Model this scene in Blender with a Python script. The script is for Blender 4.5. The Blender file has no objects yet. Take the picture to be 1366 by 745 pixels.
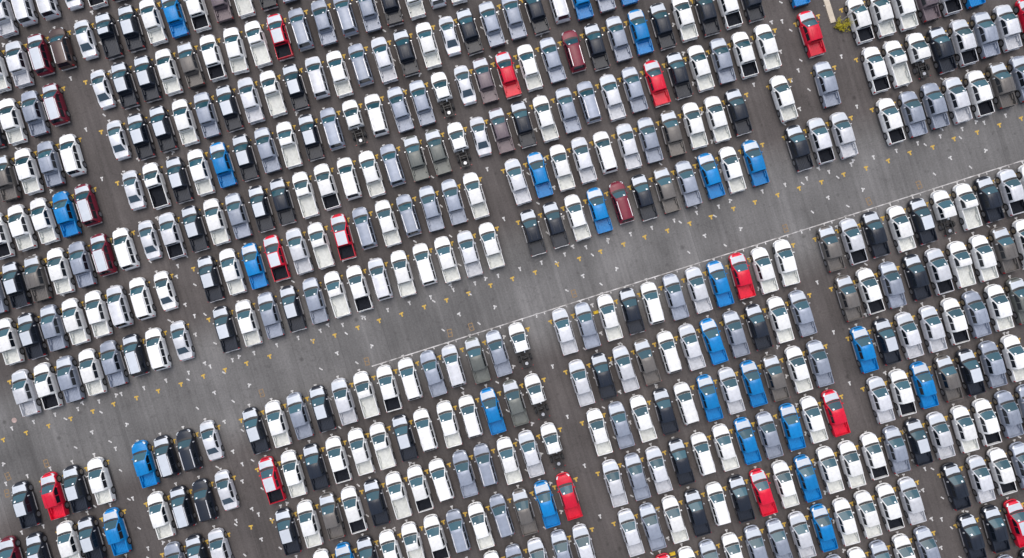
import bpy, math, random
from mathutils import Vector, Matrix

random.seed(11)
S = bpy.context.scene
COL = S.collection

# ---------------------------------------------------------------- camera, sky, sun, exposure
CAM_H = 80.0
HALF_W = 0.75 * CAM_H                       # metres seen left and right of the point under the drone
cam_data = bpy.data.cameras.new('drone_camera')
cam_data.sensor_width = 36.0
cam_data.lens = 24.0
cam_data.clip_end = 2000.0
cam = bpy.data.objects.new('drone_camera', cam_data)
cam.location = (0, 0, CAM_H)
COL.objects.link(cam)
S.camera = cam

SUN_EL, SUN_AZ = math.radians(66), math.radians(-12)   # azimuth from +Y (image up), clockwise positive
world = bpy.data.worlds.new('World')
S.world = world
world.use_nodes = True
wn = world.node_tree.nodes
wl = world.node_tree.links
bg = wn['Background']
sky = wn.new('ShaderNodeTexSky')
sky.sky_type = 'NISHITA'
sky.sun_disc = False
sky.sun_elevation = SUN_EL
sky.sun_rotation = SUN_AZ
sky.air_density = 1.0
sky.dust_density = 4.0
sky.ozone_density = 1.0
hs = wn.new('ShaderNodeHueSaturation')       # thin overcast: the blue is mostly washed out
hs.inputs['Saturation'].default_value = 0.62
wl.new(sky.outputs['Color'], hs.inputs['Color'])
wl.new(hs.outputs['Color'], bg.inputs['Color'])
bg.inputs['Strength'].default_value = 0.15
sun_data = bpy.data.lights.new('sun', 'SUN')
sun_data.energy = 1.0
sun_data.angle = math.radians(60)
sun_data.color = (1.0, 0.95, 0.88)
sun = bpy.data.objects.new('sun', sun_data)
sd = Vector((math.sin(SUN_AZ) * math.cos(SUN_EL), math.cos(SUN_AZ) * math.cos(SUN_EL), math.sin(SUN_EL)))
sun.rotation_euler = sd.to_track_quat('Z', 'Y').to_euler()
sun.location = (0, 0, 60)
COL.objects.link(sun)
S.view_settings.view_transform = 'Standard'
S.view_settings.look = 'None'
S.view_settings.exposure = 0.32
S.view_settings.gamma = 1.0

# ---------------------------------------------------------------- helpers
PXM = 683.0 / HALF_W                        # photograph pixels per metre on the ground
THETA = math.radians(17.0)                  # the rows lean by this much


def gp(px, py, z=0.0):
    """ground (or height z) point seen at photograph pixel px, py"""
    k = (CAM_H - z) / CAM_H / PXM
    return Vector(((px - 683.0) * k, (372.5 - py) * k, z))


def tag(o, label=None, cat=None, group=None, kind=None):
    if label: o['label'] = label
    if cat: o['category'] = cat
    if group: o['group'] = group
    if kind: o['kind'] = kind
    return o


def link(name, me, parent=None):
    o = bpy.data.objects.new(name, me)
    COL.objects.link(o)
    if parent is not None: o.parent = parent
    return o


class MB:
    """collects pieces of one mesh"""
    def __init__(self):
        self.v, self.f, self.m = [], [], []

    def add(self, vs, fs, mi=0):
        b = len(self.v)
        self.v += [tuple(p) for p in vs]
        self.f += [tuple(i + b for i in f) for f in fs]
        self.m += [mi] * len(fs)

    def box(self, x0, x1, y0, y1, z0, z1, mi=0, taper=0.0):
        t = taper
        self.add([(x0, y0, z0), (x1, y0, z0), (x1, y1, z0), (x0, y1, z0),
                  (x0 + t, y0 + t, z1), (x1 - t, y0 + t, z1), (x1 - t, y1 - t, z1), (x0 + t, y1 - t, z1)],
                 [(3, 2, 1, 0), (4, 5, 6, 7), (0, 1, 5, 4), (1, 2, 6, 5), (2, 3, 7, 6), (3, 0, 4, 7)], mi)

    def loft(self, secs, closed=False, caps=True, mi=0):
        """secs: lists of 3-D points, all of one length"""
        n = len(secs[0])
        vs = [p for s in secs for p in s]
        fs = []
        m = n if closed else n - 1
        for a in range(len(secs) - 1):
            for b in range(m):
                c = (b + 1) % n
                fs.append((a * n + b, a * n + c, (a + 1) * n + c, (a + 1) * n + b))
        if caps:
            fs.append(tuple(range(n))[::-1])
            fs.append(tuple(range((len(secs) - 1) * n, len(secs) * n)))
        self.add(vs, fs, mi)

    def cyl(self, c, axis, r, h, n=14, mi=0, r2=None):
        c = Vector(c); ax = Vector(axis).normalized()
        u = ax.orthogonal().normalized(); w = ax.cross(u)
        r2 = r if r2 is None else r2
        a = [c - ax * h / 2 + (u * math.cos(2 * math.pi * k / n) + w * math.sin(2 * math.pi * k / n)) * r for k in range(n)]
        b = [c + ax * h / 2 + (u * math.cos(2 * math.pi * k / n) + w * math.sin(2 * math.pi * k / n)) * r2 for k in range(n)]
        self.loft([a, b], closed=True, mi=mi)

    def mesh(self, name, mats, smooth=True, angle=38):
        me = bpy.data.meshes.new(name)
        me.from_pydata(self.v, [], self.f)
        for m in mats: me.materials.append(m)
        if len(mats) > 1:
            me.polygons.foreach_set('material_index', self.m)
        import bmesh
        bm = bmesh.new(); bm.from_mesh(me)
        bmesh.ops.recalc_face_normals(bm, faces=bm.faces)
        bm.to_mesh(me); bm.free()
        if smooth:
            me.shade_smooth()
            me.set_sharp_from_angle(angle=math.radians(angle))
        me.update()
        return me


# ---------------------------------------------------------------- materials
def new_mat(name):
    m = bpy.data.materials.new(name)
    m.use_nodes = True
    return m, m.node_tree.nodes, m.node_tree.links, m.node_tree.nodes['Principled BSDF']


def simple(name, col, rough=0.5, metal=0.0, spec=0.5, vary=0.0, coat=0.0, grain=0.0):
    m, n, l, b = new_mat(name)
    b.inputs['Base Color'].default_value = (*col, 1)
    b.inputs['Roughness'].default_value = rough
    b.inputs['Metallic'].default_value = metal
    b.inputs['Specular IOR Level'].default_value = spec
    b.inputs['Coat Weight'].default_value = coat
    b.inputs['Coat Roughness'].default_value = 0.08
    src = None
    if vary or grain:
        h = n.new('ShaderNodeHueSaturation')
        h.inputs['Color'].default_value = (*col, 1)
        val = None
        if vary:
            oi = n.new('ShaderNodeObjectInfo')
            mr = n.new('ShaderNodeMapRange')
            mr.inputs['To Min'].default_value = 1 - vary
            mr.inputs['To Max'].default_value = 1 + vary
            l.new(oi.outputs['Random'], mr.inputs['Value'])
            val = mr.outputs['Result']
        if grain:                              # dust lying unevenly on the panels
            tc = n.new('ShaderNodeTexCoord')
            nz = n.new('ShaderNodeTexNoise')
            nz.inputs['Scale'].default_value = 2.3
            nz.inputs['Detail'].default_value = 5.0
            l.new(tc.outputs['Object'], nz.inputs['Vector'])
            mg = n.new('ShaderNodeMapRange')
            mg.inputs['From Min'].default_value = 0.3
            mg.inputs['From Max'].default_value = 0.7
            mg.inputs['To Min'].default_value = 1 - grain
            mg.inputs['To Max'].default_value = 1 + grain
            l.new(nz.outputs['Fac'], mg.inputs['Value'])
            if val is None:
                val = mg.outputs['Result']
            else:
                mm = n.new('ShaderNodeMath'); mm.operation = 'MULTIPLY'
                l.new(val, mm.inputs[0]); l.new(mg.outputs['Result'], mm.inputs[1])
                val = mm.outputs['Value']
        l.new(val, h.inputs['Value'])
        l.new(h.outputs['Color'], b.inputs['Base Color'])
    return m


PAINT_COL = {
    'w': ('white', (0.755, 0.762, 0.762), 0.0),
    's': ('silver', (0.575, 0.59, 0.63), 0.12),
    'g': ('blue-grey', (0.265, 0.298, 0.37), 0.15),
    'k': ('black', (0.013, 0.018, 0.030), 0.0),  # blue cast of the reflected sky mixed into the black
    'b': ('blue', (0.0, 0.18, 0.47), 0.0),
    'r': ('red', (0.58, 0.006, 0.032), 0.0),
    'm': ('maroon', (0.16, 0.012, 0.030), 0.0),
    'n': ('dark brown', (0.070, 0.045, 0.043), 0.1),
    't': ('brown-grey', (0.132, 0.123, 0.117), 0.15),
    'e': ('green-grey', (0.128, 0.139, 0.132), 0.15),
    'p': ('mauve-grey', (0.140, 0.112, 0.128), 0.15),
}
PAINT = {k: simple('paint_' + v[0].replace(' ', '_').replace('-', '_'), v[1], 0.42, v[2], 0.3, 0.11, 0.2, 0.10)
         for k, v in PAINT_COL.items()}
BED_W = simple('shaded_white_bed', (0.575, 0.588, 0.563), 0.55, 0, 0.25, 0.07, 0, 0.12)  # greyer than the body white: shade inside the bed painted into the colour
BED_S = simple('shaded_silver_bed', (0.475, 0.49, 0.525), 0.5, 0.1, 0.25, 0.07, 0, 0.12)  # silver darkened likewise, with the bed's inner shade in its colour
M_FILM = simple('protective_white_film', (0.485, 0.525, 0.58), 0.4, 0, 0.5, 0.06, 0.0, 0.05)
M_LINER = simple('black_bed_liner', (0.012, 0.014, 0.020), 0.7, 0, 0.1, 0.1, 0.0, 0.25)
M_GLASS = simple('sky_teal_windscreen', (0.024, 0.078, 0.104), 0.06, 0, 0.6, 0.25)  # teal of the reflected sky is put into the base colour
M_SIDEG = simple('dark_side_glass', (0.008, 0.012, 0.018), 0.05, 0, 0.7)
M_REARG = simple('sedan_rear_glass', (0.035, 0.060, 0.085), 0.08, 0, 0.7)
M_TRIM = simple('black_trim', (0.016, 0.016, 0.018), 0.55)
M_CHROME = simple('bright_metal', (0.62, 0.63, 0.66), 0.3, 0.6)
M_RAIL = simple('bright_roof_rail', (0.74, 0.74, 0.76), 0.35, 0.2)
M_STEP = simple('silver_step', (0.34, 0.34, 0.36), 0.4, 0.4)
M_TYRE = simple('tyre_rubber', (0.018, 0.018, 0.019), 0.8)
M_RIM = simple('wheel_alloy', (0.36, 0.37, 0.40), 0.35, 0.6)
M_HEAD = simple('headlight_lens', (0.55, 0.58, 0.62), 0.1, 0.2, 0.8)
M_TAIL = simple('tail_light_lens', (0.42, 0.010, 0.016), 0.15, 0, 0.8)
M_PAPER = simple('white_paper', (0.82, 0.84, 0.86), 0.5)
M_CHASSIS = simple('chassis_black', (0.014, 0.014, 0.016), 0.5)
M_YELLOW = simple('yellow_wheel_stop', (0.62, 0.42, 0.02), 0.6, 0, 0.4, 0.05, 0, 0.2)

# ---------------------------------------------------------------- vehicle shapes
def lerp_tab(tab, y):
    if y >= tab[0][0]: return tab[0][1]
    for (a, va), (b, vb) in zip(tab, tab[1:]):
        if y >= b:
            t = (a - y) / (a - b) if a != b else 0
            return va + (vb - va) * t
    return tab[-1][1]


def spec(kind):
    d = dict(kind=kind)
    if kind in 'PX' or kind == 'C':
        d.update(nose=2.66, tail=-2.62, cowl=1.40, ws=0.60, W=0.925, belt=1.09, top=1.78,
                 fw=1.72, rw=-1.48, wr=0.39, wid=[(2.66, .42), (2.63, .57), (2.57, .68), (2.47, .77), (2.3, .845), (2.05, .89), (1.75, .915), (1.0, .925), (-3, .925)],
                 zt=[(2.66, .74), (2.62, .85), (2.50, .95), (2.3, 1.0), (1.9, 1.05), (1.40, 1.09), (-3, 1.09)])
        d['roof'] = {'P': -1.02, 'X': -0.12, 'C': -0.50}[kind]
        d['bed'] = d['roof'] - 0.10
    elif kind == 'S':
        d.update(nose=2.40, tail=-2.38, cowl=1.25, ws=0.50, W=0.925, belt=1.06, top=1.76, roof=-2.06,
                 fw=1.50, rw=-1.36, wr=0.37,
                 wid=[(2.40, .56), (2.32, .72), (2.18, .82), (1.9, .89), (1.4, .92), (-1.6, .925), (-2.1, .90), (-2.3, .84), (-2.38, .74)],
                 zt=[(2.40, .72), (2.35, .85), (2.22, .94), (2.0, .99), (1.25, 1.06), (-2.3, 1.06), (-2.38, .95)])
    elif kind == 'N':
        d.update(nose=2.25, tail=-2.25, cowl=1.18, ws=0.42, W=0.87, belt=0.92, top=1.46, roof=-0.72,
                 fw=1.40, rw=-1.25, wr=0.33,
                 wid=[(2.25, .52), (2.17, .68), (2.0, .78), (1.7, .84), (1.2, .865), (-1.4, .87), (-1.9, .83), (-2.15, .74), (-2.25, .60)],
                 zt=[(2.25, .60), (2.2, .70), (2.05, .77), (1.8, .82), (1.18, .92), (-1.5, .94), (-2.12, .93), (-2.2, .84), (-2.25, .66)])
    return d


def body_stations(d, y0, y1):
    ys = set()
    for tab in (d['wid'], d['zt']):
        for a, _ in tab: ys.add(a)
    for yw in (d['fw'], d['rw']):
        R = d['wr'] + .07
        for k in range(-6, 7): ys.add(yw + R * math.sin(k * math.pi / 12))
        ys.add(yw + R + .015); ys.add(yw - R - .015)
    ys |= {y0, y1, d['cowl'], 0.0}
    out = []
    for y in sorted((y for y in ys if y1 <= y <= y0), reverse=True):
        if not out or out[-1] - y > 0.008: out.append(y)
    return out


def arch(d, y):
    z = 0.33 if d['kind'] != 'N' else 0.24
    for yw in (d['fw'], d['rw']):
        R = d['wr'] + .07
        if abs(y - yw) < R:
            z = max(z, d['wr'] + math.sqrt(R * R - (y - yw) ** 2))
    # bumper ends rise a little
    e = min(abs(y - d['nose']), abs(y - d['tail']))
    if e < .2: z = max(z, .46 - e * .6)
    return z


def body_mesh(d):
    mb = MB()
    pick = d['kind'] in 'PXC'
    y1 = d['bed'] + .03 if pick else d['tail']
    secs = []
    for y in body_stations(d, d['nose'], y1):
        w = lerp_tab(d['wid'], y); zt = lerp_tab(d['zt'], y)
        zb = min(arch(d, y), zt - .1); h = zt - zb
        c = .035
        half = [(w - .12, zb), (w - .02, zb + .015), (w, zb + .42 * h), (w - .012, zb + .80 * h),
                (w - .05, zt - .02), (w - .13, zt), (w * .58, zt + c * .45), (w * .52, zt + c * .85), (0, zt + c)]
        prof = [(-x, z) for x, z in half] + [(x, z) for x, z in half[-2::-1]]
        secs.append([(x, y, z) for x, z in prof])
    mb.loft(secs)
    if d['kind'] in 'PX':                     # the two bed sides
        for s in (-1, 1):
            secs = []
            for y in body_stations(d, d['bed'], -2.55):
                w = d['W'] - (.01 if y < -2.4 else 0); zt = d['belt'] + .02
                zb = min(arch(d, y), zt - .12); h = zt - zb
                p = [(w - .10, zb), (w - .015, zb + .015), (w + .002, zb + .45 * h), (w - .01, zt - .06),
                     (w - .03, zt), (w - .085, zt), (w - .095, zt - .02), (w - .10, max(zb, .66))]
                secs.append([(s * x, y, z) for x, z in p])
            mb.loft(secs, closed=True)
    return mb


def cab_surface(d):
    """half profiles of the greenhouse: station y -> four points, belt to roof centre"""
    W, B, T = d['W'], d['belt'], d['top']
    rx = .70 if d['kind'] != 'N' else .62
    cw, ws, rf = d['cowl'], d['ws'], d['roof']
    st = [
        (cw, [(W - .05, B + .004), (W - .065, B + .015), (W - .10, B + .03), (0, B + .045)]),
        (ws, [(W - .055, B + .004), (rx + .02, T - .10), (rx - .055, T - .03), (0, T - .01)]),
        (ws - .35, [(W - .05, B + .004), (rx + .02, T - .075), (rx - .06, T - .012), (0, T + .012)]),
    ]
    if d['kind'] == 'N':
        st += [(rf, [(W - .06, B + .004), (rx, T - .10), (rx - .08, T - .03), (0, T - .01)]),
               (rf - .78, [(W - .10, B + .004), (W - .14, B + .02), (W - .20, B + .05), (0, B + .07)])]
    elif d['kind'] == 'S':
        st += [(rf + .4, [(W - .05, B + .004), (rx + .02, T - .08), (rx - .06, T - .015), (0, T + .005)]),
               (rf, [(W - .07, B + .004), (rx, T - .11), (rx - .08, T - .045), (0, T - .03)]),
               (rf - .25, [(W - .12, B + .004), (W - .16, B + .10), (W - .22, B + .14), (0, B + .15)])]
    else:
        st += [(rf + .06, [(W - .055, B + .004), (rx + .01, T - .085), (rx - .07, T - .025), (0, T)]),
               (rf, [(W - .06, B + .004), (rx, T - .12), (rx - .08, T - .06), (0, T - .035)]),
               (rf - .05, [(W - .07, B + .004), (rx + .04, T - .38), (rx - .05, T - .36), (0, T - .34)])]
    return st


def cab_mesh(d):
    mb = MB()
    secs = []
    for y, half in cab_surface(d):
        secs.append([(-x, y, z) for x, z in half] + [(x, y, z) for x, z in half[-2::-1]])
    mb.loft(secs)
    # pressed ribs along the roof
    if d['kind'] in 'PX':
        T = d['top']
        for x in (-.34, .34):
            mb.box(x - .03, x + .03, d['roof'] + .18, d['ws'] - .16, T - .03, T + .016, taper=.01)
    return mb


def quad_patch(mb, a, b, c, e, n=2, m=2, bulge=0.0, off=0.008, thick=0.0):
    """bilinear patch a-b (one edge) to e-c (opposite edge), pushed out along its normal"""
    a, b, c, e = map(Vector, (a, b, c, e))
    nn = (b - a).cross(e - a).normalized()
    vs = []
    for j in range(m + 1):
        t = j / m
        for i in range(n + 1):
            s = i / n
            p = (a * (1 - s) + b * s) * (1 - t) + (e * (1 - s) + c * s) * t
            vs.append(p + nn * (off + bulge * 4 * s * (1 - s)))
    fs = [(j * (n + 1) + i, j * (n + 1) + i + 1, (j + 1) * (n + 1) + i + 1, (j + 1) * (n + 1) + i)
          for j in range(m) for i in range(n)]
    mb.add(vs, fs)


def windscreen_mesh(d):
    st = cab_surface(d)
    (y0, h0), (y1, h1) = st[0], st[1]
    mb = MB()
    def row(t, shrink=.02):
        y = y0 + (y1 - y0) * t
        pts = []
        x2 = h0[2][0] + (h1[2][0] - h0[2][0]) * t - shrink
        z2 = h0[2][1] + (h1[2][1] - h0[2][1]) * t
        z3 = h0[3][1] + (h1[3][1] - h0[3][1]) * t
        for k in range(-4, 5):
            s = k / 4
            bow = .10 * (1 - s * s) * (1 - t)            # the base of the glass bows forward
            pts.append((x2 * s, y + bow + .004, z3 + (z2 - z3) * s * s + .010))
        return pts
    rows = [row(t) for t in (.10, .35, .65, .96)]
    mb.loft(rows, caps=False)
    return mb


def cowl_mesh(d):
    st = cab_surface(d)
    y0, h0 = st[0]
    W = h0[2][0]
    mb = MB()
    a, b = [], []
    for k in range(-4, 5):
        s = k / 4
        bow = .10 * (1 - s * s)
        z = d['belt'] + .046 - .036 * s * s
        a.append((W * s, y0 + bow + .17, z + .002)); b.append((W * s * .99, y0 + bow - .06, z + .052))
    mb.loft([a, b], caps=False)
    return mb


def rear_window_mesh(d):
    st = cab_surface(d)
    mb = MB()
    if d['kind'] in 'PXC':
        (y0, h0), (y1, h1) = st[-2], st[-1]
        x = .56
        quad_patch(mb, (x, y0 - .02, d['top'] - .14), (-x, y0 - .02, d['top'] - .14),
                   (-x - .04, y1 - .012, d['top'] - .42), (x + .04, y1 - .012, d['top'] - .42), off=.012)
    else:
        (y0, h0), (y1, h1) = st[-2], st[-1]
        rows = []
        for t in (.08, .5, .94):
            y = y0 + (y1 - y0) * t
            x2 = h0[2][0] + (h1[2][0] - h0[2][0]) * t - .05
            z2 = h0[2][1] + (h1[2][1] - h0[2][1]) * t
            z3 = h0[3][1] + (h1[3][1] - h0[3][1]) * t
            rows.append([(x2 * k / 3, y - .006, z3 + (z2 - z3) * (k / 3) ** 2 + .012) for k in range(-3, 4)])
        mb.loft(rows, caps=False)
    return mb


def side_pt(d, y, t, s):
    """point on the side glass plane: t 0 belt .. 1 top rail"""
    st = cab_surface(d)
    for (ya, ha), (yb, hb) in zip(st, st[1:]):
        if ya >= y >= yb:
            k = (ya - y) / (ya - yb) if ya > yb else 0
            p0 = [ha[0][i] + (hb[0][i] - ha[0][i]) * k for i in (0, 1)]
            p1 = [ha[1][i] + (hb[1][i] - ha[1][i]) * k for i in (0, 1)]
            x = p0[0] + (p1[0] - p0[0]) * t; z = p0[1] + (p1[1] - p0[1]) * t
            return Vector((s * (x + .008), y, z + .004))
    raise ValueError((d['kind'], y))


def side_window_mesh(d, yf, yr, s):
    mb = MB()
    n = 6
    lo, hi = [], []
    for k in range(n + 1):
        y = yf + (yr - yf) * k / n
        lo.append(side_pt(d, y, .14, s)); hi.append(side_pt(d, y, .90, s))
    mb.loft([lo, hi], caps=False)
    return mb


def film_hood_mesh(d):
    mb = MB()
    secs = []
    for y in body_stations(d, d['nose'] - .27, d['cowl'] + .13):
        w = lerp_tab(d['wid'], y); zt = lerp_tab(d['zt'], y); c = .035
        e = w - .10
        half = [(e, zt - .001), (w - .145, zt + .007), (w * .58, zt + c * .45 + .007), (w * .52, zt + c * .85 + .007), (0, zt + c + .007)]
        k = max(0.0, 1 - (y - d['cowl'] - .13) / .5)      # the rear edge bows with the windscreen
        row = [(-x, z) for x, z in half] + [(x, z) for x, z in half[-2::-1]]
        secs.append([(x, y + k * (.02 + .16 * (1 - (x / w) ** 2)), z) for x, z in row])
    mb.loft(secs, caps=False)
    return mb


def film_roof_mesh(d):
    mb = MB()
    st = [s for s in cab_surface(d) if d['roof'] - .001 <= s[0] <= d['ws'] + .001]
    secs = []
    for i, (y, half) in enumerate(st):
        if i == 0: y -= .05
        if i == len(st) - 1: y += .05
        h = [(half[2][0] - (.10 if d['kind'] == 'S' else .055), half[2][1] + .018), (half[2][0] * .62, (half[2][1] + half[3][1]) / 2 + .030), (0, half[3][1] + .026)]
        secs.append([(-x, y, z) for x, z in h] + [(x, y, z) for x, z in h[-2::-1]])
    mb.loft(secs, caps=False)
    return mb


def film_boot_mesh(d):
    mb = MB()
    secs = []
    for y in body_stations(d, -1.56, -2.12):
        w = lerp_tab(d['wid'], y); zt = lerp_tab(d['zt'], y); c = .035
        half = [(w - .09, zt + .002), (w * .6, zt + c * .5 + .012), (0, zt + c + .012)]
        secs.append([(-x, y, z) for x, z in half] + [(x, y, z) for x, z in half[-2::-1]])
    mb.loft(secs, caps=False)
    return mb


def cargo_bed_mesh(d):
    """floor with ribs, front wall, inner sides and the two wheel housings"""
    mb = MB()
    y0, y1 = d['bed'] - .01, -2.50
    xi = d['W'] - .104
    zf, zr = .70, d['belt'] - .005
    mb.box(-xi, xi, y1, y0, zf - .05, zf)
    n = 9
    for k in range(n):                        # floor ribs
        x = -xi + (k + .5) * 2 * xi / n
        mb.box(x - .045, x + .045, y1 + .03, y0 - .05, zf + .001, zf + .022, taper=.01)
    mb.box(-xi, xi, y0 - .05, y0, zf + .001, zr)
    for s in (-1, 1):
        a, b = sorted((s * xi, s * (xi - .022)))
        mb.box(a, b, y1, y0 - .052, zf + .001, zr)
        a, b = sorted((s * (xi - .024), s * (xi - .19)))
        mb.box(a, b, d['rw'] - .40 if d['rw'] - .40 > y1 else y1 + .02, d['rw'] + .40, zf + .001, zf + .24, taper=.035)
    return mb


def wheel_mesh(d, s):
    mb = MB()
    r = d['wr']; w = .24
    prof = [(r - .10, w / 2 - .005), (r - .03, w / 2), (r, w / 2 - .04), (r, -w / 2 + .04), (r - .03, -w / 2), (r - .10, -w / 2 + .005)]
    n = 16
    secs = [[(x, p * math.cos(2 * math.pi * k / n), p * math.sin(2 * math.pi * k / n)) for p, x in prof] for k in range(n + 1)]
    mb.loft(secs, caps=False, mi=0)
    rim = r - .10
    xo = s * (w / 2 - .03)
    cv = [(xo, 0, 0)] + [(xo + s * .012 * (k % 2), rim * math.cos(2 * math.pi * k / 12), rim * math.sin(2 * math.pi * k / 12)) for k in range(12)]
    mb.add(cv, [(0, 1 + k, 1 + (k + 1) % 12) for k in range(12)], 1)
    for k in range(6):                        # spokes
        a = 2 * math.pi * k / 6
        p = Vector((0, math.cos(a), math.sin(a))); q = Vector((0, -math.sin(a), math.cos(a)))
        o = Vector((xo + s * .02, 0, 0))
        mb.add([o + q * .03 + p * .03, o - q * .03 + p * .03, o - q * .04 + p * rim, o + q * .04 + p * rim], [(0, 1, 2, 3)], 1)
    return mb


def mirror_mesh(d, s):
    mb = MB()
    y = d['cowl'] - .42
    x = d['W'] - .04
    a, b = sorted((s * x, s * (x + .19)))
    mb.box(a, b, y - .06, y + .07, d['belt'] + .02, d['belt'] + .19, taper=.025)
    return mb


MESH = {}
def cached(key, fn, mats, **kw):
    k = (key,) + tuple(m.name for m in mats)
    if k not in MESH:
        MESH[k] = fn().mesh(key.split('|')[0], mats, **kw)
    return MESH[k]


KIND_NAME = {'P': 'double_cab_pickup', 'K': 'double_cab_pickup', 'X': 'short_cab_pickup', 'Y': 'short_cab_pickup',
             'S': 'sport_utility_vehicle', 'N': 'sedan_car', 'C': 'chassis_cab_truck'}
KIND_TEXT = {'P': 'double cab pickup', 'K': 'double cab pickup with black bed', 'X': 'short cab pickup',
             'Y': 'short cab pickup with black bed', 'S': 'SUV', 'N': 'sedan', 'C': 'chassis cab truck'}
KIND_CAT = {'P': 'pickup truck', 'K': 'pickup truck', 'X': 'pickup truck', 'Y': 'pickup truck', 'S': 'SUV', 'N': 'car', 'C': 'truck'}
KIND_GROUP = {'P': 'double cab pickups parked in rows', 'K': 'double cab pickups parked in rows',
              'X': 'short cab pickups parked in rows', 'Y': 'short cab pickups parked in rows',
              'S': 'SUVs parked in rows', 'N': 'sedans parked in rows', 'C': 'chassis cab trucks without beds'}
DSPEC = {k: spec({'K': 'P', 'Y': 'X'}.get(k, k)) for k in 'PKXYSNC'}


def vehicle_proto(code, side):
    """builds one vehicle of a colour, kind and wrapping: an Empty with its parts"""
    c, k, film = code[0], code[1], (code[2] if len(code) > 2 else '0')
    d = DSPEC[k]; base = d['kind']
    paint = PAINT[c]
    root = bpy.data.objects.new(KIND_NAME[k], None)
    root.empty_display_size = .3
    COL.objects.link(root)

    def part(name, fn, mats, key=None, **kw):
        if not isinstance(mats, (list, tuple)): mats = [mats]
        return link(name, cached((key or name) + '|' + base, fn, mats, **kw), root)

    part('body', lambda: body_mesh(d), paint)
    part('cab', lambda: cab_mesh(d), paint)
    part('windscreen', lambda: windscreen_mesh(d), M_GLASS)
    part('wiper_cowl', lambda: cowl_mesh(d), M_TRIM)
    part('rear_window', lambda: rear_window_mesh(d), M_REARG if base == 'N' else M_SIDEG)
    ws, rf = d['ws'], d['roof']
    spans = {'P': [(ws + .38, ws - .50), (ws - .58, rf + .22)], 'X': [(ws + .38, rf + .12)], 'C': [(ws + .38, ws - .45), (ws - .52, rf + .12)],
             'S': [(ws + .34, ws - .55), (ws - .63, ws - 1.45), (ws - 1.53, rf + .1)], 'N': [(ws + .34, ws - .50), (ws - .57, rf - .2)]}[base]
    for s in (-1, 1):
        for n_, (a, b) in enumerate(spans):
            part('side_window', lambda: side_window_mesh(d, a, b, s), M_SIDEG, key='side_window%d%d' % (s, n_))
        part('side_mirror', lambda: mirror_mesh(d, s), M_CHROME if c in 'kgtepn' else paint, key='side_mirror%d' % s)
        W = lerp_tab(d['wid'], d['nose'] - .2)
        zt = lerp_tab(d['zt'], d['nose'] - .2)

        def head():
            mb = MB()
            y = d['nose'] - .06
            x = lerp_tab(d['wid'], y)
            secs = []
            for yy, xi in ((d['nose'] - .05, .40), (d['nose'] - .16, .50), (d['nose'] - .34, .68)):
                w = lerp_tab(d['wid'], yy); z = lerp_tab(d['zt'], yy)
                secs.append([(s * (w + .006), yy, z - .16), (s * (w - .006), yy + .006, z - .03), (s * (w - .05), yy + .004, z - .008), (s * (w - .16), yy, z + .006)])
            mb.loft(secs, caps=False)
            return mb
        part('headlight', head, M_HEAD, key='headlight%d' % s)

        def tail():
            mb = MB()
            if base in 'PX':
                a, b = sorted((s * (d['W'] - .115), s * (d['W'] + .004)))
                mb.box(a, b, -2.575, -2.552, .72, 1.06)
                a, b = sorted((s * (d['W'] - .02), s * (d['W'] + .006)))
                mb.box(a, b, -2.55, -2.44, .74, 1.05)
            elif base == 'S':
                a, b = sorted((s * .66, s * .86)); mb.box(a, b, -2.36, -2.24, .80, 1.05, taper=.02)
            elif base == 'N':
                a, b = sorted((s * .50, s * .765)); mb.box(a, b, -2.20, -2.06, .70, .90, taper=.02)
            else:
                a, b = sorted((s * .60, s * .72)); mb.box(a, b, -2.552, -2.50, .58, .64)
            return mb
        part('tail_light', tail, M_TAIL, key='tail_light%d' % s)
        for yw, nm in ((d['fw'], 'f'), (d['rw'], 'r')):
            o = part('wheel', lambda: wheel_mesh(d, s), [M_TYRE, M_RIM], key='wheel%d' % s)
            xw = d['W'] - .135 - (.10 if base == 'C' and nm == 'r' else 0)
            o.location = (s * xw, yw, d['wr'])
        if base in 'PX':
            def step():
                mb = MB()
                a, b = sorted((s * (d['W'] - .06), s * (d['W'] + .07)))
                mb.box(a, b, max(d['rw'] + .52, d['roof'] - .05), d['fw'] - .52, .40, .46, taper=.01)
                return mb
            part('side_step', step, M_STEP, key='side_step%d' % s)
        if base == 'S':
            def rail():
                mb = MB()
                x = .635
                mb.box(s * x - .04, s * x + .04, rf + .12, ws - .30, d['top'] - .04, d['top'] + .045, taper=.012)
                return mb
            part('roof_rail', rail, M_RAIL, key='roof_rail%d' % s)

    def grille():
        mb = MB()
        w = lerp_tab(d['wid'], d['nose']) - .03
        z = lerp_tab(d['zt'], d['nose'])
        mb.box(-w, w, d['nose'] - .02, d['nose'] + .015, z - .20, z - .03)
        mb.box(-w * 1.05, w * 1.05, d['nose'] - .06, d['nose'] + .02, z - .36, z - .22, taper=.02)
        return mb
    part('grille', grille, M_TRIM)

    def fbump():
        mb = MB()
        n = d['nose']; z = .36 if base != 'N' else .28
        secs = []
        for x in (-.80, -.66, -.42, 0, .42, .66, .80):
            q = abs(x) * d['W'] / .925
            y = n + .125 - .30 * (q / .80) ** 3.2
            xx = x * d['W'] / .925
            secs.append([(xx, y - .09, z), (xx, y, z + .04), (xx, y - .005, z + .20), (xx, y - .075, z + .235)])
        mb.loft(secs, closed=True)
        return mb
    part('front_bumper', fbump, paint)

    def under():
        mb = MB()
        mb.box(-.70, .70, d['tail'] + .2 if base != 'C' else rf - .05, d['nose'] - .25, .24, .64)
        return mb
    part('underbody', under, M_CHASSIS)
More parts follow.
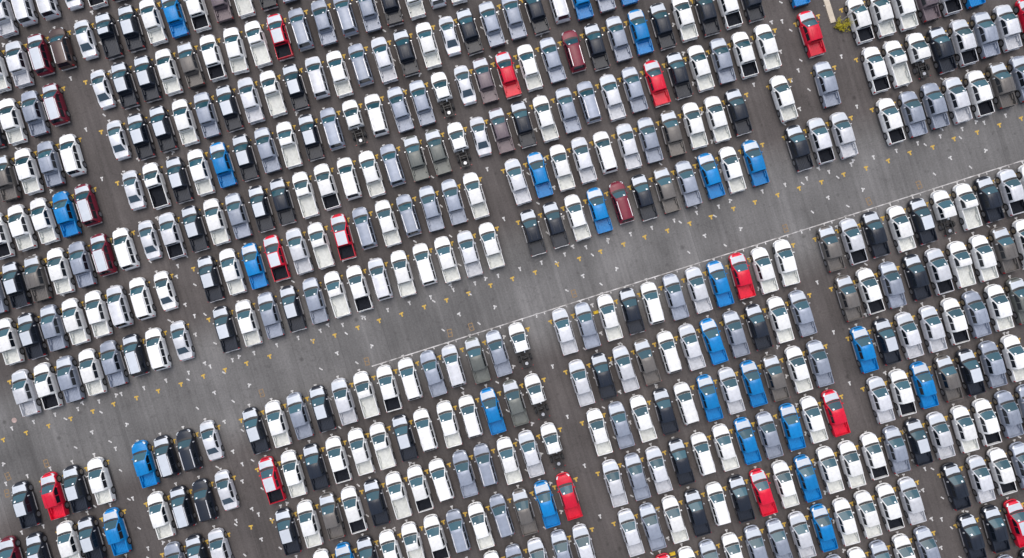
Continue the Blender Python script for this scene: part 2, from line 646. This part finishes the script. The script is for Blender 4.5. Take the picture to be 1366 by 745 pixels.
    if base in 'PX':
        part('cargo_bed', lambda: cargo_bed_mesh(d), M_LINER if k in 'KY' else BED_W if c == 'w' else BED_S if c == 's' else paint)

        def gate():
            mb = MB()
            mb.box(-(d['W'] - .12), d['W'] - .12, -2.572, -2.505, .66, d['belt'] + .015, taper=.008)
            return mb
        part('tailgate', gate, paint)

        def bump():
            mb = MB()
            x = d['W'] - .05
            mb.box(-x, -.30, -2.68, -2.578, .42, .62, taper=.02)
            mb.box(.30, x, -2.68, -2.578, .42, .62, taper=.02)
            mb.box(-.299, .299, -2.64, -2.578, .42, .56)
            return mb
        part('rear_bumper', bump, paint if c in 'ws' else M_CHROME if c in 'kr' else M_TRIM)
    elif base == 'C':
        def frame():
            mb = MB()
            for s in (-1, 1):
                a, b = sorted((s * .38, s * .47))
                mb.box(a, b, -2.55, rf + .1, .56, .70)
                a, b = sorted((s * .40, s * .46)); mb.box(a, b, d['rw'] - .6, d['rw'] + .6, .47, .53)   # leaf springs
            for y in (-.85, -1.25, -1.9, -2.48):
                mb.box(-.379, .379, y - .05, y + .05, .58, .67)
            mb.cyl((0, d['rw'], d['wr']), (1, 0, 0), .08, 1.35)
            mb.cyl((0, d['rw'], d['wr']), (1, 0, 0), .17, .26)
            mb.cyl((0, (rf + d['rw']) / 2, .45), (0, 1, 0), .05, abs(rf - d['rw']))
            mb.box(-.72, -.48, -1.0, -.65, .42, .64)
            return mb
        part('chassis_frame', frame, M_CHASSIS)

        def spare():
            mb = MB()
            mb.cyl((0, -2.12, .60), (0, 0, 1), .36, .20, 18)
            mb.cyl((0, -2.12, .695), (0, 0, 1), .19, .03, 14, mi=1)
            return mb
        part('spare_wheel', spare, [M_TYRE, M_RIM])

        def pipe():
            mb = MB()
            mb.box(.10, .24, rf - .34, rf - .06, .72, .92, taper=.02)
            return mb
        part('fuel_filler', pipe, M_PAPER)

        def bar():
            mb = MB()
            mb.box(-.75, .75, -2.60, -2.552, .50, .57)
            return mb
        part('light_bar', bar, M_TRIM)
    else:
        def bump2():
            mb = MB()
            z = .40
            w = lerp_tab(d['wid'], d['tail'] + .1)
            mb.box(-w, w, d['tail'] - .05, d['tail'] + .12, z, z + .22, taper=.02)
            return mb
        part('rear_bumper', bump2, M_CHROME if base == 'S' else paint)
    if film in '12' and c not in 'w':
        part('hood_film', lambda: film_hood_mesh(d), M_FILM)
    if film == '2':
        part('roof_film', lambda: film_roof_mesh(d), M_FILM)
        if base == 'N':
            part('boot_film', lambda: film_boot_mesh(d), M_FILM)

    def sheet():
        st = cab_surface(d)
        (y0, h0), (y1, h1) = st[0], st[1]
        mb = MB()
        def pt(t, x):
            y = y0 + (y1 - y0) * t
            z3 = h0[3][1] + (h1[3][1] - h0[3][1]) * t
            z2 = h0[2][1] + (h1[2][1] - h0[2][1]) * t
            x2 = h0[2][0] + (h1[2][0] - h0[2][0]) * t
            s_ = x / x2
            return (x, y + .10 * (1 - s_ * s_) * (1 - t) + .004, z3 + (z2 - z3) * s_ * s_ + .018)
        a, b = sorted((side * .30, side * .50))
        mb.add([pt(.72, a), pt(.72, b), pt(.90, b), pt(.90, a)], [(0, 1, 2, 3)])
        return mb
    part('windscreen_paper', sheet, M_PAPER, key='windscreen_paper%d' % side)
    return root


# ---------------------------------------------------------------- which vehicle stands in which bay
# token: colour, kind (P/K double cab, X/Y short cab, S SUV, N sedan, C chassis cab), wrapping (0 none, 1 hood, 2 hood and roof)
ROWS = {
    -1: (-3, 'sP sS sS sN wK kP2'),
    0: (-4, 'wP sP mS2 nS0 sN kX2 kP2 wP bP1 wK pP1 wX kP1 gP1'),
    1: (-5, 'kP1 wP gP0 mS2 . sN kP2 kP2 wP tP1 wK wP wX rK2 gS0 gP0 gS0 gP1 kP1 wP sS wP'),
    2: (-5, 'tP1 wP gP0 wS . sN kP2 kP2 wP gP1 kP2 sP wX kP2 sS wP gS0 sP kP1 wP sN kP1 gP1 gP0 kP1 sS bP1 gP1 bP1'),
    3: (-6, 'wK wP wP bP0 mS2 . sN wY kP2 wP bP1 kP2 gP1 wX kP2 gS0 wC wS gP1 gP1 wC sN pP1 rP1 wP gP1 mS0 kP1 gP1 bP1 kP1 wP kP1 wK kP1 . bP1'),
    4: (-7, 'gP1 kP2 tP1 wP gP0 mS2 wS sN sK kP2 wP gP1 kP2 kP1 wX wK wS wP gS0 eP1 eP1 wC sN pP1 kP1 wP gP1 gS0 sP gP1 rP1 kP1 wP gP1 wK wP . rP1 . wK wP wP pP1 sK bP1'),
    5: (-7, 'wP kP2 gP1 wP wP sS wS wN . kP2 wP bP1 rK2 sP wX rK2 gS0 wP gS0 gP1 gP1 wP . sP bP1 wP sP wS sP gP1 tP1 wP wP kP1 . wP . gP1 . wK wX wC kP1 sK gP1 sP rP1'),
    6: (-7, 'sP wK gP1 wP gP0 kS2 wS sN . kP2 wP gP1 kP2 gP1 wX wK sS wP wS wP sP wP . kP1 kP1 wP bP1 mS0 kP1 tP1 gP1 bP1 wP bP1 . kP1 sK sP . wK gP0 gP0 sP wK tP1 gP1'),
    8: (-3, 'bP0 kS2 kS0 sN . kP2 wP gP1 kP2 sP wX wK wS gP0 sS eP1 gP1 wC . sP gP1 wP kP1 wS gP1 sP bP1 rP1 wP wP . tP1 sK kP1 wP kP2 wC wX kP1 sK wP'),
    9: (-3, 'wP kS2 kS0 sN . rK2 wP kP1 wK wP wX kP2 wS wP wS bP1 eP1 wC . sP kP1 sP tP1 wS sP bP1 gP1 kP1 wP gP1 . tP1 wK gP1 kP1 sK wX wP tP1 wP'),
    10: (-3, 'gP0 kS2 sS . . kP2 wP tP1 wK kP1 wX wK wS gP0 gS0 wP sP wC . wP gP1 wP kP1 wS bP1 sP bP1 tP1 wP gP1 . bP1 kP2 sP sP wK gP0 wP eP1'),
    11: (3, 'wP bP1 kP1 wP wX wK gS0 wP gS0 tP1 bP1 rP0 . sP gP1 sP kP1 wS wP bP1 gP1 bP1 wP rP1 . sP wK bP1 tP1 kP2 gP0 wP'),
    12: (10, 'wP gS0 sP gP1 sP . sP gP1 wP kP1 wS kP1 rP1 wP bP1 wP wP wK gP1 kP2 sP wP wK gP0 gP0'),
    13: (17, 'rP1 wP gP1 wS gP1 gP1 sP bP1 wP wP wK sP . kP1 sP wK gP1'),
    14: (24, 'gP1 wP gP1 wP gP1 . kP1 kP1 rP2'),
    15: (31, 'gP1 kP1'),
}
LEFT_CORNER = {8: [(34.4, 673.6, 'kP2'), (72.7, 662, 'rP1'), (102, 652.5, 'kP2'), (134, 643, 'wP')],
               9: [(17, 748, 'mP1'), (53.5, 742, 'kP2'), (93, 726, 'wP'), (122.5, 720, 'kP2'), (155, 709.5, 'bP1')],
               10: [(166, 777, 'kP1')]}
A_ = (29.5, -9.3)
B_ = (21.2, 67.0)


def bay(i, r):
    return (137.4 + A_[0] * i + B_[0] * (r - 1), 123.8 + A_[1] * i + B_[1] * (r - 1))


def nudge(i, r):
    dx, dy = -0.5, 0.0
    if i < 0: dx = -3
    if r >= 8: dx = -3.5
    if 16 <= i <= 30: dx = -4 if r <= 9 else -1.5
    if i >= 31 or (i >= 28 and r > 8): dx = 1 if i >= 31 else -1.5
    return dx, dy


cars = []                                    # r, px, py, code
for r, (i0, text) in ROWS.items():
    for k, code in enumerate(text.split()):
        if code == '.': continue
        i = i0 + k
        x, y = bay(i, r); dx, dy = nudge(i, r)
        if code[1] == 'N': x -= 1.3; y -= 4.0          # shorter cars stand with noses in line
        if code[1] == 'S': x -= 1.0; y -= 2.4
        if len(code) == 2: code += '0' if code[0] == 'w' else '1'
        cars.append([r, x + dx, y + dy, code])
for r, lst in LEFT_CORNER.items():
    for x, y, code in lst:
        if len(code) == 2: code += '0' if code[0] == 'w' else '1'
        cars.append([r, x, y, code])
cars.sort(key=lambda c: (c[0], c[1]))

ORD = ['', 'first', 'second', 'third', 'fourth', 'fifth', 'sixth', 'seventh', 'eighth', 'ninth', 'tenth', 'eleventh', 'twelfth', 'thirteenth',
       'fourteenth', 'fifteenth', 'sixteenth', 'seventeenth', 'eighteenth']


def look(code):
    c, k, f = code
    w = PAINT_COL[c][0]
    pre = ''
    if c not in 'ws':
        pre = {'0': '', '1': 'white-hooded ', '2': 'white-topped '}[f]
    return pre + w + ' ' + KIND_TEXT[k]


def row_text(r):
    return (ORD[7 - r] + ' row above the road') if r < 7 else (ORD[r - 7] + ' row below the road')


seen_look = {}
for c in cars:
    seen_look.setdefault((c[0], look(c[3])), []).append(c)
trip = {}
for a, c in enumerate(cars):
    lf = cars[a - 1] if a and cars[a - 1][0] == c[0] and c[1] - cars[a - 1][1] < 36 else None
    rt = cars[a + 1] if a + 1 < len(cars) and cars[a + 1][0] == c[0] and cars[a + 1][1] - c[1] < 36 else None
    c.append((PAINT_COL[lf[3][0]][0] if lf else None, PAINT_COL[rt[3][0]][0] if rt else None))
    trip.setdefault((c[0], look(c[3]), c[4]), []).append(c)
labels = []
for c in cars:
    lk, r = look(c[3]), c[0]
    same = seen_look[(r, lk)]
    n = same.index(c) + 1
    if len(same) == 1:
        t = 'only %s in the %s' % (lk, row_text(r))
    elif len(trip[(r, lk, c[4])]) == 1 and c[4][0] and c[4][1] and c[4][0] != c[4][1] and len(lk.split()) < 7:
        t = '%s between %s and %s ones, %s' % (lk, c[4][0], c[4][1], row_text(r))
    elif n == len(same):
        t = 'rightmost %s in the %s' % (lk, row_text(r))
    elif n == 1:
        t = 'leftmost %s in the %s' % (lk, row_text(r))
    else:
        t = '%s %s from left, %s' % (ORD[n], lk, row_text(r))
    if len(t.split()) > 16: t = t.replace(' the road', ' road')
    labels.append(t)

ZC = 0.75
protos = {}
rnd = random.Random(5)
for c, lab in zip(cars, labels):
    r, px, py, code, _ = c
    side = -1 if rnd.random() < .72 else 1
    key = (code, side)
    if key not in protos:
        root = vehicle_proto(code, side)
        protos[key] = root
    else:
        src = protos[key]
        root = src.copy(); COL.objects.link(root)
        for ch in src.children:
            q = ch.copy(); COL.objects.link(q); q.parent = root
    g = gp(px + rnd.uniform(-.7, .7), py + rnd.uniform(-1.2, 1.2), ZC)
    root.location = (g.x, g.y, 0)
    root.rotation_euler = (0, 0, THETA - math.radians(.4) + math.radians(rnd.gauss(0, .75)))
    tag(root, lab, KIND_CAT[code[1]], KIND_GROUP[code[1]])
CAR_XY = [gp(c[1], c[2], 0) for c in cars]

# ---------------------------------------------------------------- the asphalt and its markings
def asphalt_material():
    m, n, l, b = new_mat('weathered_asphalt')
    tc = n.new('ShaderNodeTexCoord')
    mp = n.new('ShaderNodeMapping')
    mp.vector_type = 'POINT'
    mp.inputs['Rotation'].default_value = (0, 0, -THETA)     # u along the rows, v along the bays
    l.new(tc.outputs['Object'], mp.inputs['Vector'])
    sep = n.new('ShaderNodeSeparateXYZ'); l.new(mp.outputs['Vector'], sep.inputs['Vector'])

    def noise(scale, det=4, stretch=None, rough=.55):
        nz = n.new('ShaderNodeTexNoise')
        nz.inputs['Scale'].default_value = scale
        nz.inputs['Detail'].default_value = det
        nz.inputs['Roughness'].default_value = rough
        if stretch:
            m2 = n.new('ShaderNodeMapping'); m2.inputs['Scale'].default_value = stretch
            l.new(mp.outputs['Vector'], m2.inputs['Vector']); l.new(m2.outputs['Vector'], nz.inputs['Vector'])
        else:
            l.new(mp.outputs['Vector'], nz.inputs['Vector'])
        return nz.outputs['Fac']

    def rng(v, a, b_, c, d):
        r_ = n.new('ShaderNodeMapRange')
        r_.inputs['From Min'].default_value = a; r_.inputs['From Max'].default_value = b_
        r_.inputs['To Min'].default_value = c; r_.inputs['To Max'].default_value = d
        l.new(v, r_.inputs['Value']); return r_.outputs['Result']

    def mul(a, b_):
        q = n.new('ShaderNodeMath'); q.operation = 'MULTIPLY'
        l.new(a, q.inputs[0]); l.new(b_, q.inputs[1]); return q.outputs['Value']

    streak = rng(noise(1.0, 5, (.26, .050, 1), .68), .32, .68, .86, 1.14)
    fine = rng(noise(1.0, 6, (1.6, .12, 1)), .3, .7, .93, 1.07)
    vo2 = n.new('ShaderNodeTexVoronoi'); vo2.inputs['Scale'].default_value = .75     # small stains
    l.new(mp.outputs['Vector'], vo2.inputs['Vector'])
    sp = rng(vo2.outputs['Distance'], .05, .17, .80, 1.0)
    tyre = rng(noise(1.0, 4, (2.2, .030, 1)), .34, .66, .90, 1.10)
    blot = rng(noise(.13, 6), .3, .7, .78, 1.22)
    grit = rng(noise(5.0, 6, None, .75), .28, .72, .78, 1.22)
    vo = n.new('ShaderNodeTexVoronoi'); vo.inputs['Scale'].default_value = .32      # oil drips
    vo.inputs['Randomness'].default_value = 1.0
    l.new(mp.outputs['Vector'], vo.inputs['Vector'])
    oil = rng(vo.outputs['Distance'], .03, .11, .62, 1.0)
    # paving strips laid side by side along v
    fl = n.new('ShaderNodeMath'); fl.operation = 'MULTIPLY'; fl.inputs[1].default_value = 1 / 5.4
    l.new(sep.outputs['X'], fl.inputs[0])
    f2 = n.new('ShaderNodeMath'); f2.operation = 'FLOOR'; l.new(fl.outputs['Value'], f2.inputs[0])
    wnz = n.new('ShaderNodeTexWhiteNoise'); wnz.noise_dimensions = '1D'
    l.new(f2.outputs['Value'], wnz.inputs['W'])
    strip = rng(wnz.outputs['Value'], 0, 1, .90, 1.10)
    # faint joints where two paving passes meet, and a few hairline cracks
    fr = n.new('ShaderNodeMath'); fr.operation = 'FRACT'; l.new(fl.outputs['Value'], fr.inputs[0])
    wob = n.new('ShaderNodeMath'); wob.operation = 'ADD'; wob.inputs[1].default_value = 0
    l.new(fr.outputs['Value'], wob.inputs[0])
    joint = rng(wob.outputs['Value'], .004, .022, .86, 1.0)
    vc = n.new('ShaderNodeTexVoronoi'); vc.feature = 'DISTANCE_TO_EDGE'; vc.inputs['Scale'].default_value = .11
    dis = n.new('ShaderNodeTexNoise'); dis.inputs['Scale'].default_value = .7; dis.inputs['Detail'].default_value = 6
    l.new(mp.outputs['Vector'], dis.inputs['Vector'])
    vm = n.new('ShaderNodeVectorMath'); vm.operation = 'SCALE'; vm.inputs['Scale'].default_value = 3.0
    l.new(dis.outputs['Color'], vm.inputs[0])
    va = n.new('ShaderNodeVectorMath'); va.operation = 'ADD'
    l.new(mp.outputs['Vector'], va.inputs[0]); l.new(vm.outputs['Vector'], va.inputs[1])
    l.new(va.outputs['Vector'], vc.inputs['Vector'])
    crack = rng(vc.outputs['Distance'], .002, .010, .88, 1.0)
    joint = mul(joint, crack)
    tot0 = mul(sp, mul(mul(mul(mul(streak, tyre), fine), mul(blot, grit)), mul(oil, strip)))
    tot = mul(tot0, joint)
    # the through road is worn greyer and paler than the bays
    a = rng(sep.outputs['Y'], ROAD_V - 8.5, ROAD_V - 5.0, 0, 1)
    c_ = rng(sep.outputs['Y'], ROAD_V + 5.0, ROAD_V + 8.5, 1, 0)
    road = mul(a, c_)
    rmix = n.new('ShaderNodeMix'); rmix.data_type = 'RGBA'
    rmix.inputs['A'].default_value = (.088, .0795, .0775, 1)
    rmix.inputs['B'].default_value = (.140, .137, .137, 1)
    rmix.clamp_factor = True
    l.new(road, rmix.inputs['Factor'])
    hsv = n.new('ShaderNodeHueSaturation')
    l.new(rmix.outputs['Result'], hsv.inputs['Color']); l.new(tot, hsv.inputs['Value'])
    l.new(hsv.outputs['Color'], b.inputs['Base Color'])
    b.inputs['Roughness'].default_value = .9
    b.inputs['Specular IOR Level'].default_value = .12
    bp = n.new('ShaderNodeBump'); bp.inputs['Strength'].default_value = .25; bp.inputs['Distance'].default_value = .02
    nzb = noise(22.0, 3); l.new(nzb, bp.inputs['Height']); l.new(bp.outputs['Normal'], b.inputs['Normal'])
    return m


rc = gp(*bay(13, 7))
ROAD_V = (Matrix.Rotation(-THETA, 4, 'Z') @ rc).y
gm = MB()
gm.add([(-1500, -1500, 0), (1500, -1500, 0), (1500, 1500, 0), (-1500, 1500, 0)], [(0, 1, 2, 3)])
ground = link('ground', gm.mesh('ground', [asphalt_material()], smooth=False))
tag(ground, 'worn grey-brown asphalt of the vehicle storage lot', kind='structure')


def paint_mark(name, col, wear=.55, size=7.0):
    m, n, l, b = new_mat(name)
    tc = n.new('ShaderNodeTexCoord')
    nz = n.new('ShaderNodeTexNoise'); nz.inputs['Scale'].default_value = size; nz.inputs['Detail'].default_value = 4
    geo = n.new('ShaderNodeNewGeometry')
    l.new(geo.outputs['Position'], nz.inputs['Vector'])
    rp = n.new('ShaderNodeMapRange')
    rp.inputs['From Min'].default_value = .35; rp.inputs['From Max'].default_value = .65
    rp.inputs['To Min'].default_value = 0; rp.inputs['To Max'].default_value = wear
    l.new(nz.outputs['Fac'], rp.inputs['Value'])
    mx = n.new('ShaderNodeMix'); mx.data_type = 'RGBA'
    mx.inputs['A'].default_value = (*col, 1); mx.inputs['B'].default_value = (.11, .10, .095, 1)
    l.new(rp.outputs['Result'], mx.inputs['Factor'])
    l.new(mx.outputs['Result'], b.inputs['Base Color'])
    b.inputs['Roughness'].default_value = .7
    return m


M_MW = paint_mark('white_road_paint', (.64, .64, .64), .6)
M_MY = paint_mark('yellow_road_paint', (.60, .38, .04), .45)
M_ML = paint_mark('worn_line_paint', (.62, .61, .61), .8, 1.3)
M_MO = paint_mark('faded_orange_paint', (.30, .18, .06), .9)


def strip2(mb, p, q, w, z=.004):
    p, q = Vector((p[0], p[1], 0)), Vector((q[0], q[1], 0))
    n_ = (q - p).normalized(); t = Vector((-n_.y, n_.x, 0)) * w / 2
    mb.add([(p + t).to_tuple()[:2] + (z,), (p - t).to_tuple()[:2] + (z,), (q - t).to_tuple()[:2] + (z,), (q + t).to_tuple()[:2] + (z,)], [(0, 1, 2, 3)])


def tee(bar, stem, w):
    mb = MB()
    strip2(mb, (-bar / 2, 0), (bar / 2, 0), w)
    strip2(mb, (0, -w / 2), (0, -stem), w)
    return mb


def loop_mark():
    mb = MB()
    strip2(mb, (-.28, .42), (.28, .42), .10); strip2(mb, (-.28, -.42), (.28, -.42), .10)
    strip2(mb, (-.23, .37), (-.23, -.37), .10); strip2(mb, (.23, .37), (.23, -.37), .10)
    strip2(mb, (-.18, 0), (.18, 0), .10)
    return mb


def dash():
    mb = MB(); strip2(mb, (-.22, 0), (.22, 0), .15); return mb


ME_TY = tee(.50, .42, .17).mesh('yellow_bay_mark', [M_MY], smooth=False)
ME_TW = tee(.32, .42, .15).mesh('white_bay_mark', [M_MW], smooth=False)
ME_YW = tee(.42, .38, .16).mesh('white_corner_mark', [M_MW], smooth=False)
ME_DW = dash().mesh('white_dash_mark', [M_MW], smooth=False)
ME_LO = loop_mark().mesh('orange_number_mark', [M_MO], smooth=False)
marks = {}                                   # name -> list of (mesh, x, y, angle)
mr_ = random.Random(3)


def put(name, me, px, py, ang):
    if not (-12 < px < 1378 and -12 < py < 757): return
    g = gp(px + mr_.uniform(-1, 1), py + mr_.uniform(-1, 1))
    marks.setdefault(name, []).append((me, g.x, g.y, ang + math.radians(mr_.uniform(-7, 7))))


for r in range(-2, 17):
    for i in range(-12, 42):
        x, y = bay(i, r)
        if mr_.random() > .06:
            put('yellow_bay_mark', ME_TY, x + 5.5, y - 24.5, THETA)
        if mr_.random() > .06:
            put('white_bay_mark', ME_TW, x + 8 - (1 if r < 7 else 0), y + (38 if r < 7 else 33.5), THETA)
for a in range(-6, 8):
    for b_ in range(-14, 16):
        x = 776.6 + 163.8 * a + 12.6 * b_; y = 366.7 - 52.2 * a + 39 * b_
        put('white_corner_mark', ME_YW, x, y, math.radians(28))
        put('white_corner_mark', ME_YW, x + 47, y - 9.5, math.radians(-12))
        put('white_dash_mark', ME_DW, x - 21, y + 21.5, math.radians(-35))
        put('white_dash_mark', ME_DW, x + 26, y + 13, math.radians(-35))
for px, py in ((489.7, 482), (349, 524), (601, 445), (629, 436), (765.7, 393), (1047, 305), (1226, 247), (1160, 269), (62.5, 617.5), (10.7, 635), (10, 659)):
    put('orange_number_mark', ME_LO, px, py, THETA)
for name, lst in marks.items():
    def open_dist(m):
        return min((m[1] - c.x) ** 2 + (m[2] - c.y) ** 2 for c in CAR_XY)
    lst = sorted(lst, key=open_dist, reverse=True)
    own, rest = lst[:300], lst[300:]
    if len(rest) < 3: own, rest = lst, []
    for me, x, y, a in own:
        o = link(name, me, ground); o.location = (x, y, 0); o.rotation_euler = (0, 0, a)
    if rest:
        mb = MB()
        for me, x, y, a in rest:
            R = Matrix.Translation((x, y, 0)) @ Matrix.Rotation(a, 4, 'Z')
            mb.add([R @ v.co for v in me.vertices], [tuple(p.vertices) for p in me.polygons])
        o = link(name + 's', mb.mesh(name + 's', [rest[0][0].materials[0]], smooth=False), ground)
        tag(o, kind='stuff')

# long white line below the through road with a tick at every bay
mb = MB()
p, q = gp(496, 489), gp(1500, 171.5)
strip2(mb, p, q, .115, .008)
dv = (q - p).normalized(); pv = Vector((dv.y, -dv.x, 0))
step = (gp(*bay(1, 8)) - gp(*bay(0, 8))).length
t = 2.15
while t < (q - p).length:
    o_ = p + dv * t
    strip2(mb, o_ + pv * .078, o_ + pv * .30, .12, .008)
    t += step
tag(link('white_edge_line', mb.mesh('white_edge_line', [M_ML], smooth=False), ground), 'long white line with short ticks along the lower edge of the road')

# ---------------------------------------------------------------- small things
mb = MB(); mb.cyl((0, 0, .006), (0, 0, 1), .30, .012, 20)
mc = link('manhole_cover', mb.mesh('manhole_cover', [simple('pinkish_cover', (.36, .27, .25), .7, 0, .4, 0, 0, .3)]))
mc.location = gp(19, 561)
tag(mc, 'small round pinkish cover set in the asphalt near the left edge', 'manhole cover')
for (px, py, lab) in ((692, 89, 'yellow wheel stop between a red and a white pickup in the upper lot'),
                      (795.5, 417, 'yellow wheel stop just below the white line beside a white pickup'),
                      (897, 739, 'yellow wheel stop beside a red pickup at the bottom edge')):
    mb = MB()
    mb.box(-.36, .36, -.19, .19, 0, .16, taper=.05)
    o = link('wheel_stop', mb.mesh('wheel_stop', [M_YELLOW], smooth=False))
    o.location = gp(px, py); o.rotation_euler = (0, 0, THETA)
    tag(o, lab, 'wheel stop', 'yellow wheel stops between parked vehicles')

# pale kerb, pole and shrub at the upper right aisle
k0, k1 = gp(1111.0, 31), gp(1092, -30)
L = (k1 - k0).length
mb = MB(); mb.box(-.33, .33, 0, L, 0, .16, taper=.02)
kerb = link('concrete_kerb', mb.mesh('concrete_kerb', [simple('pale_concrete', (.50, .44, .36), .8, 0, .3, 0, 0, .12)], smooth=False))
kerb.location = k0; kerb.rotation_euler = (0, 0, math.atan2(-(k1 - k0).x, (k1 - k0).y))
tag(kerb, 'pale beige concrete kerb strip ending at the yellow-green shrub', 'kerb')
pole = bpy.data.objects.new('metal_pole', None); COL.objects.link(pole)
pole.location = gp(1120, 30)
M_POLE = simple('galvanised_pole', (.46, .46, .45), .45, .3)
mb = MB(); mb.cyl((0, 0, 2.55), (0, 0, 1), .075, 4.9, 12, r2=.055)
link('shaft', mb.mesh('shaft', [M_POLE]), pole)
mb = MB(); mb.box(-.16, .16, -.16, .16, 0, .10, taper=.02)
link('base_plate', mb.mesh('base_plate', [M_POLE], smooth=False), pole)
mb = MB(); mb.cyl((0, 0, 5.03), (0, 0, 1), .085, .05, 12)
link('cap', mb.mesh('cap', [M_POLE]), pole)
tag(pole, 'thin grey metal pole standing in the yellow-green shrub', 'pole')

shrub = bpy.data.objects.new('weedy_shrub', None); COL.objects.link(shrub)
sb = gp(1113, 35); shrub.location = sb
sr = random.Random(8)
mb = MB(); lf = MB()
for k in range(13):
    a = sr.uniform(-.25, .45) if k % 3 else sr.uniform(0, 6.28)
    ln = sr.uniform(.9, 2.7) if k % 3 else sr.uniform(.3, .9)
    hgt = sr.uniform(.35, .95)
    prev = Vector((sr.uniform(-.2, .5), sr.uniform(-.25, .25), 0))
    for j in range(1, 8):
        t = j / 7
        cur = prev + Vector((math.cos(a) * ln / 7 + sr.uniform(-.05, .05), math.sin(a) * ln / 7 * .8 + sr.uniform(-.05, .05), hgt / 7 * (1.7 - 1.3 * t)))
        mb.cyl((prev + cur) / 2, cur - prev, .022 * (1.2 - t), (cur - prev).length, 5)
        for _ in range(6):
            c = cur + Vector((sr.gauss(0, .12), sr.gauss(0, .12), sr.gauss(.05, .07)))
            c.z = max(c.z, .04)
            u = Vector((sr.uniform(-1, 1), sr.uniform(-1, 1), sr.uniform(-.4, .4))).normalized() * sr.uniform(.06, .12)
            v = u.cross(Vector((sr.uniform(-.5, .5), sr.uniform(-.5, .5), 1))).normalized() * u.length * .45
            lf.add([c - u, c + v, c + u, c - v], [(0, 1, 2, 3)])
        prev = cur
link('stem', mb.mesh('stem', [simple('shrub_stem', (.10, .07, .04), .8)]), shrub)
link('foliage', lf.mesh('foliage', [simple('yellow_green_leaf', (.36, .31, .012), .55, 0, .3, .1, 0, .3)], smooth=False), shrub)
tag(shrub, 'straggly yellow-green shrub at the end of the beige kerb', 'shrub')
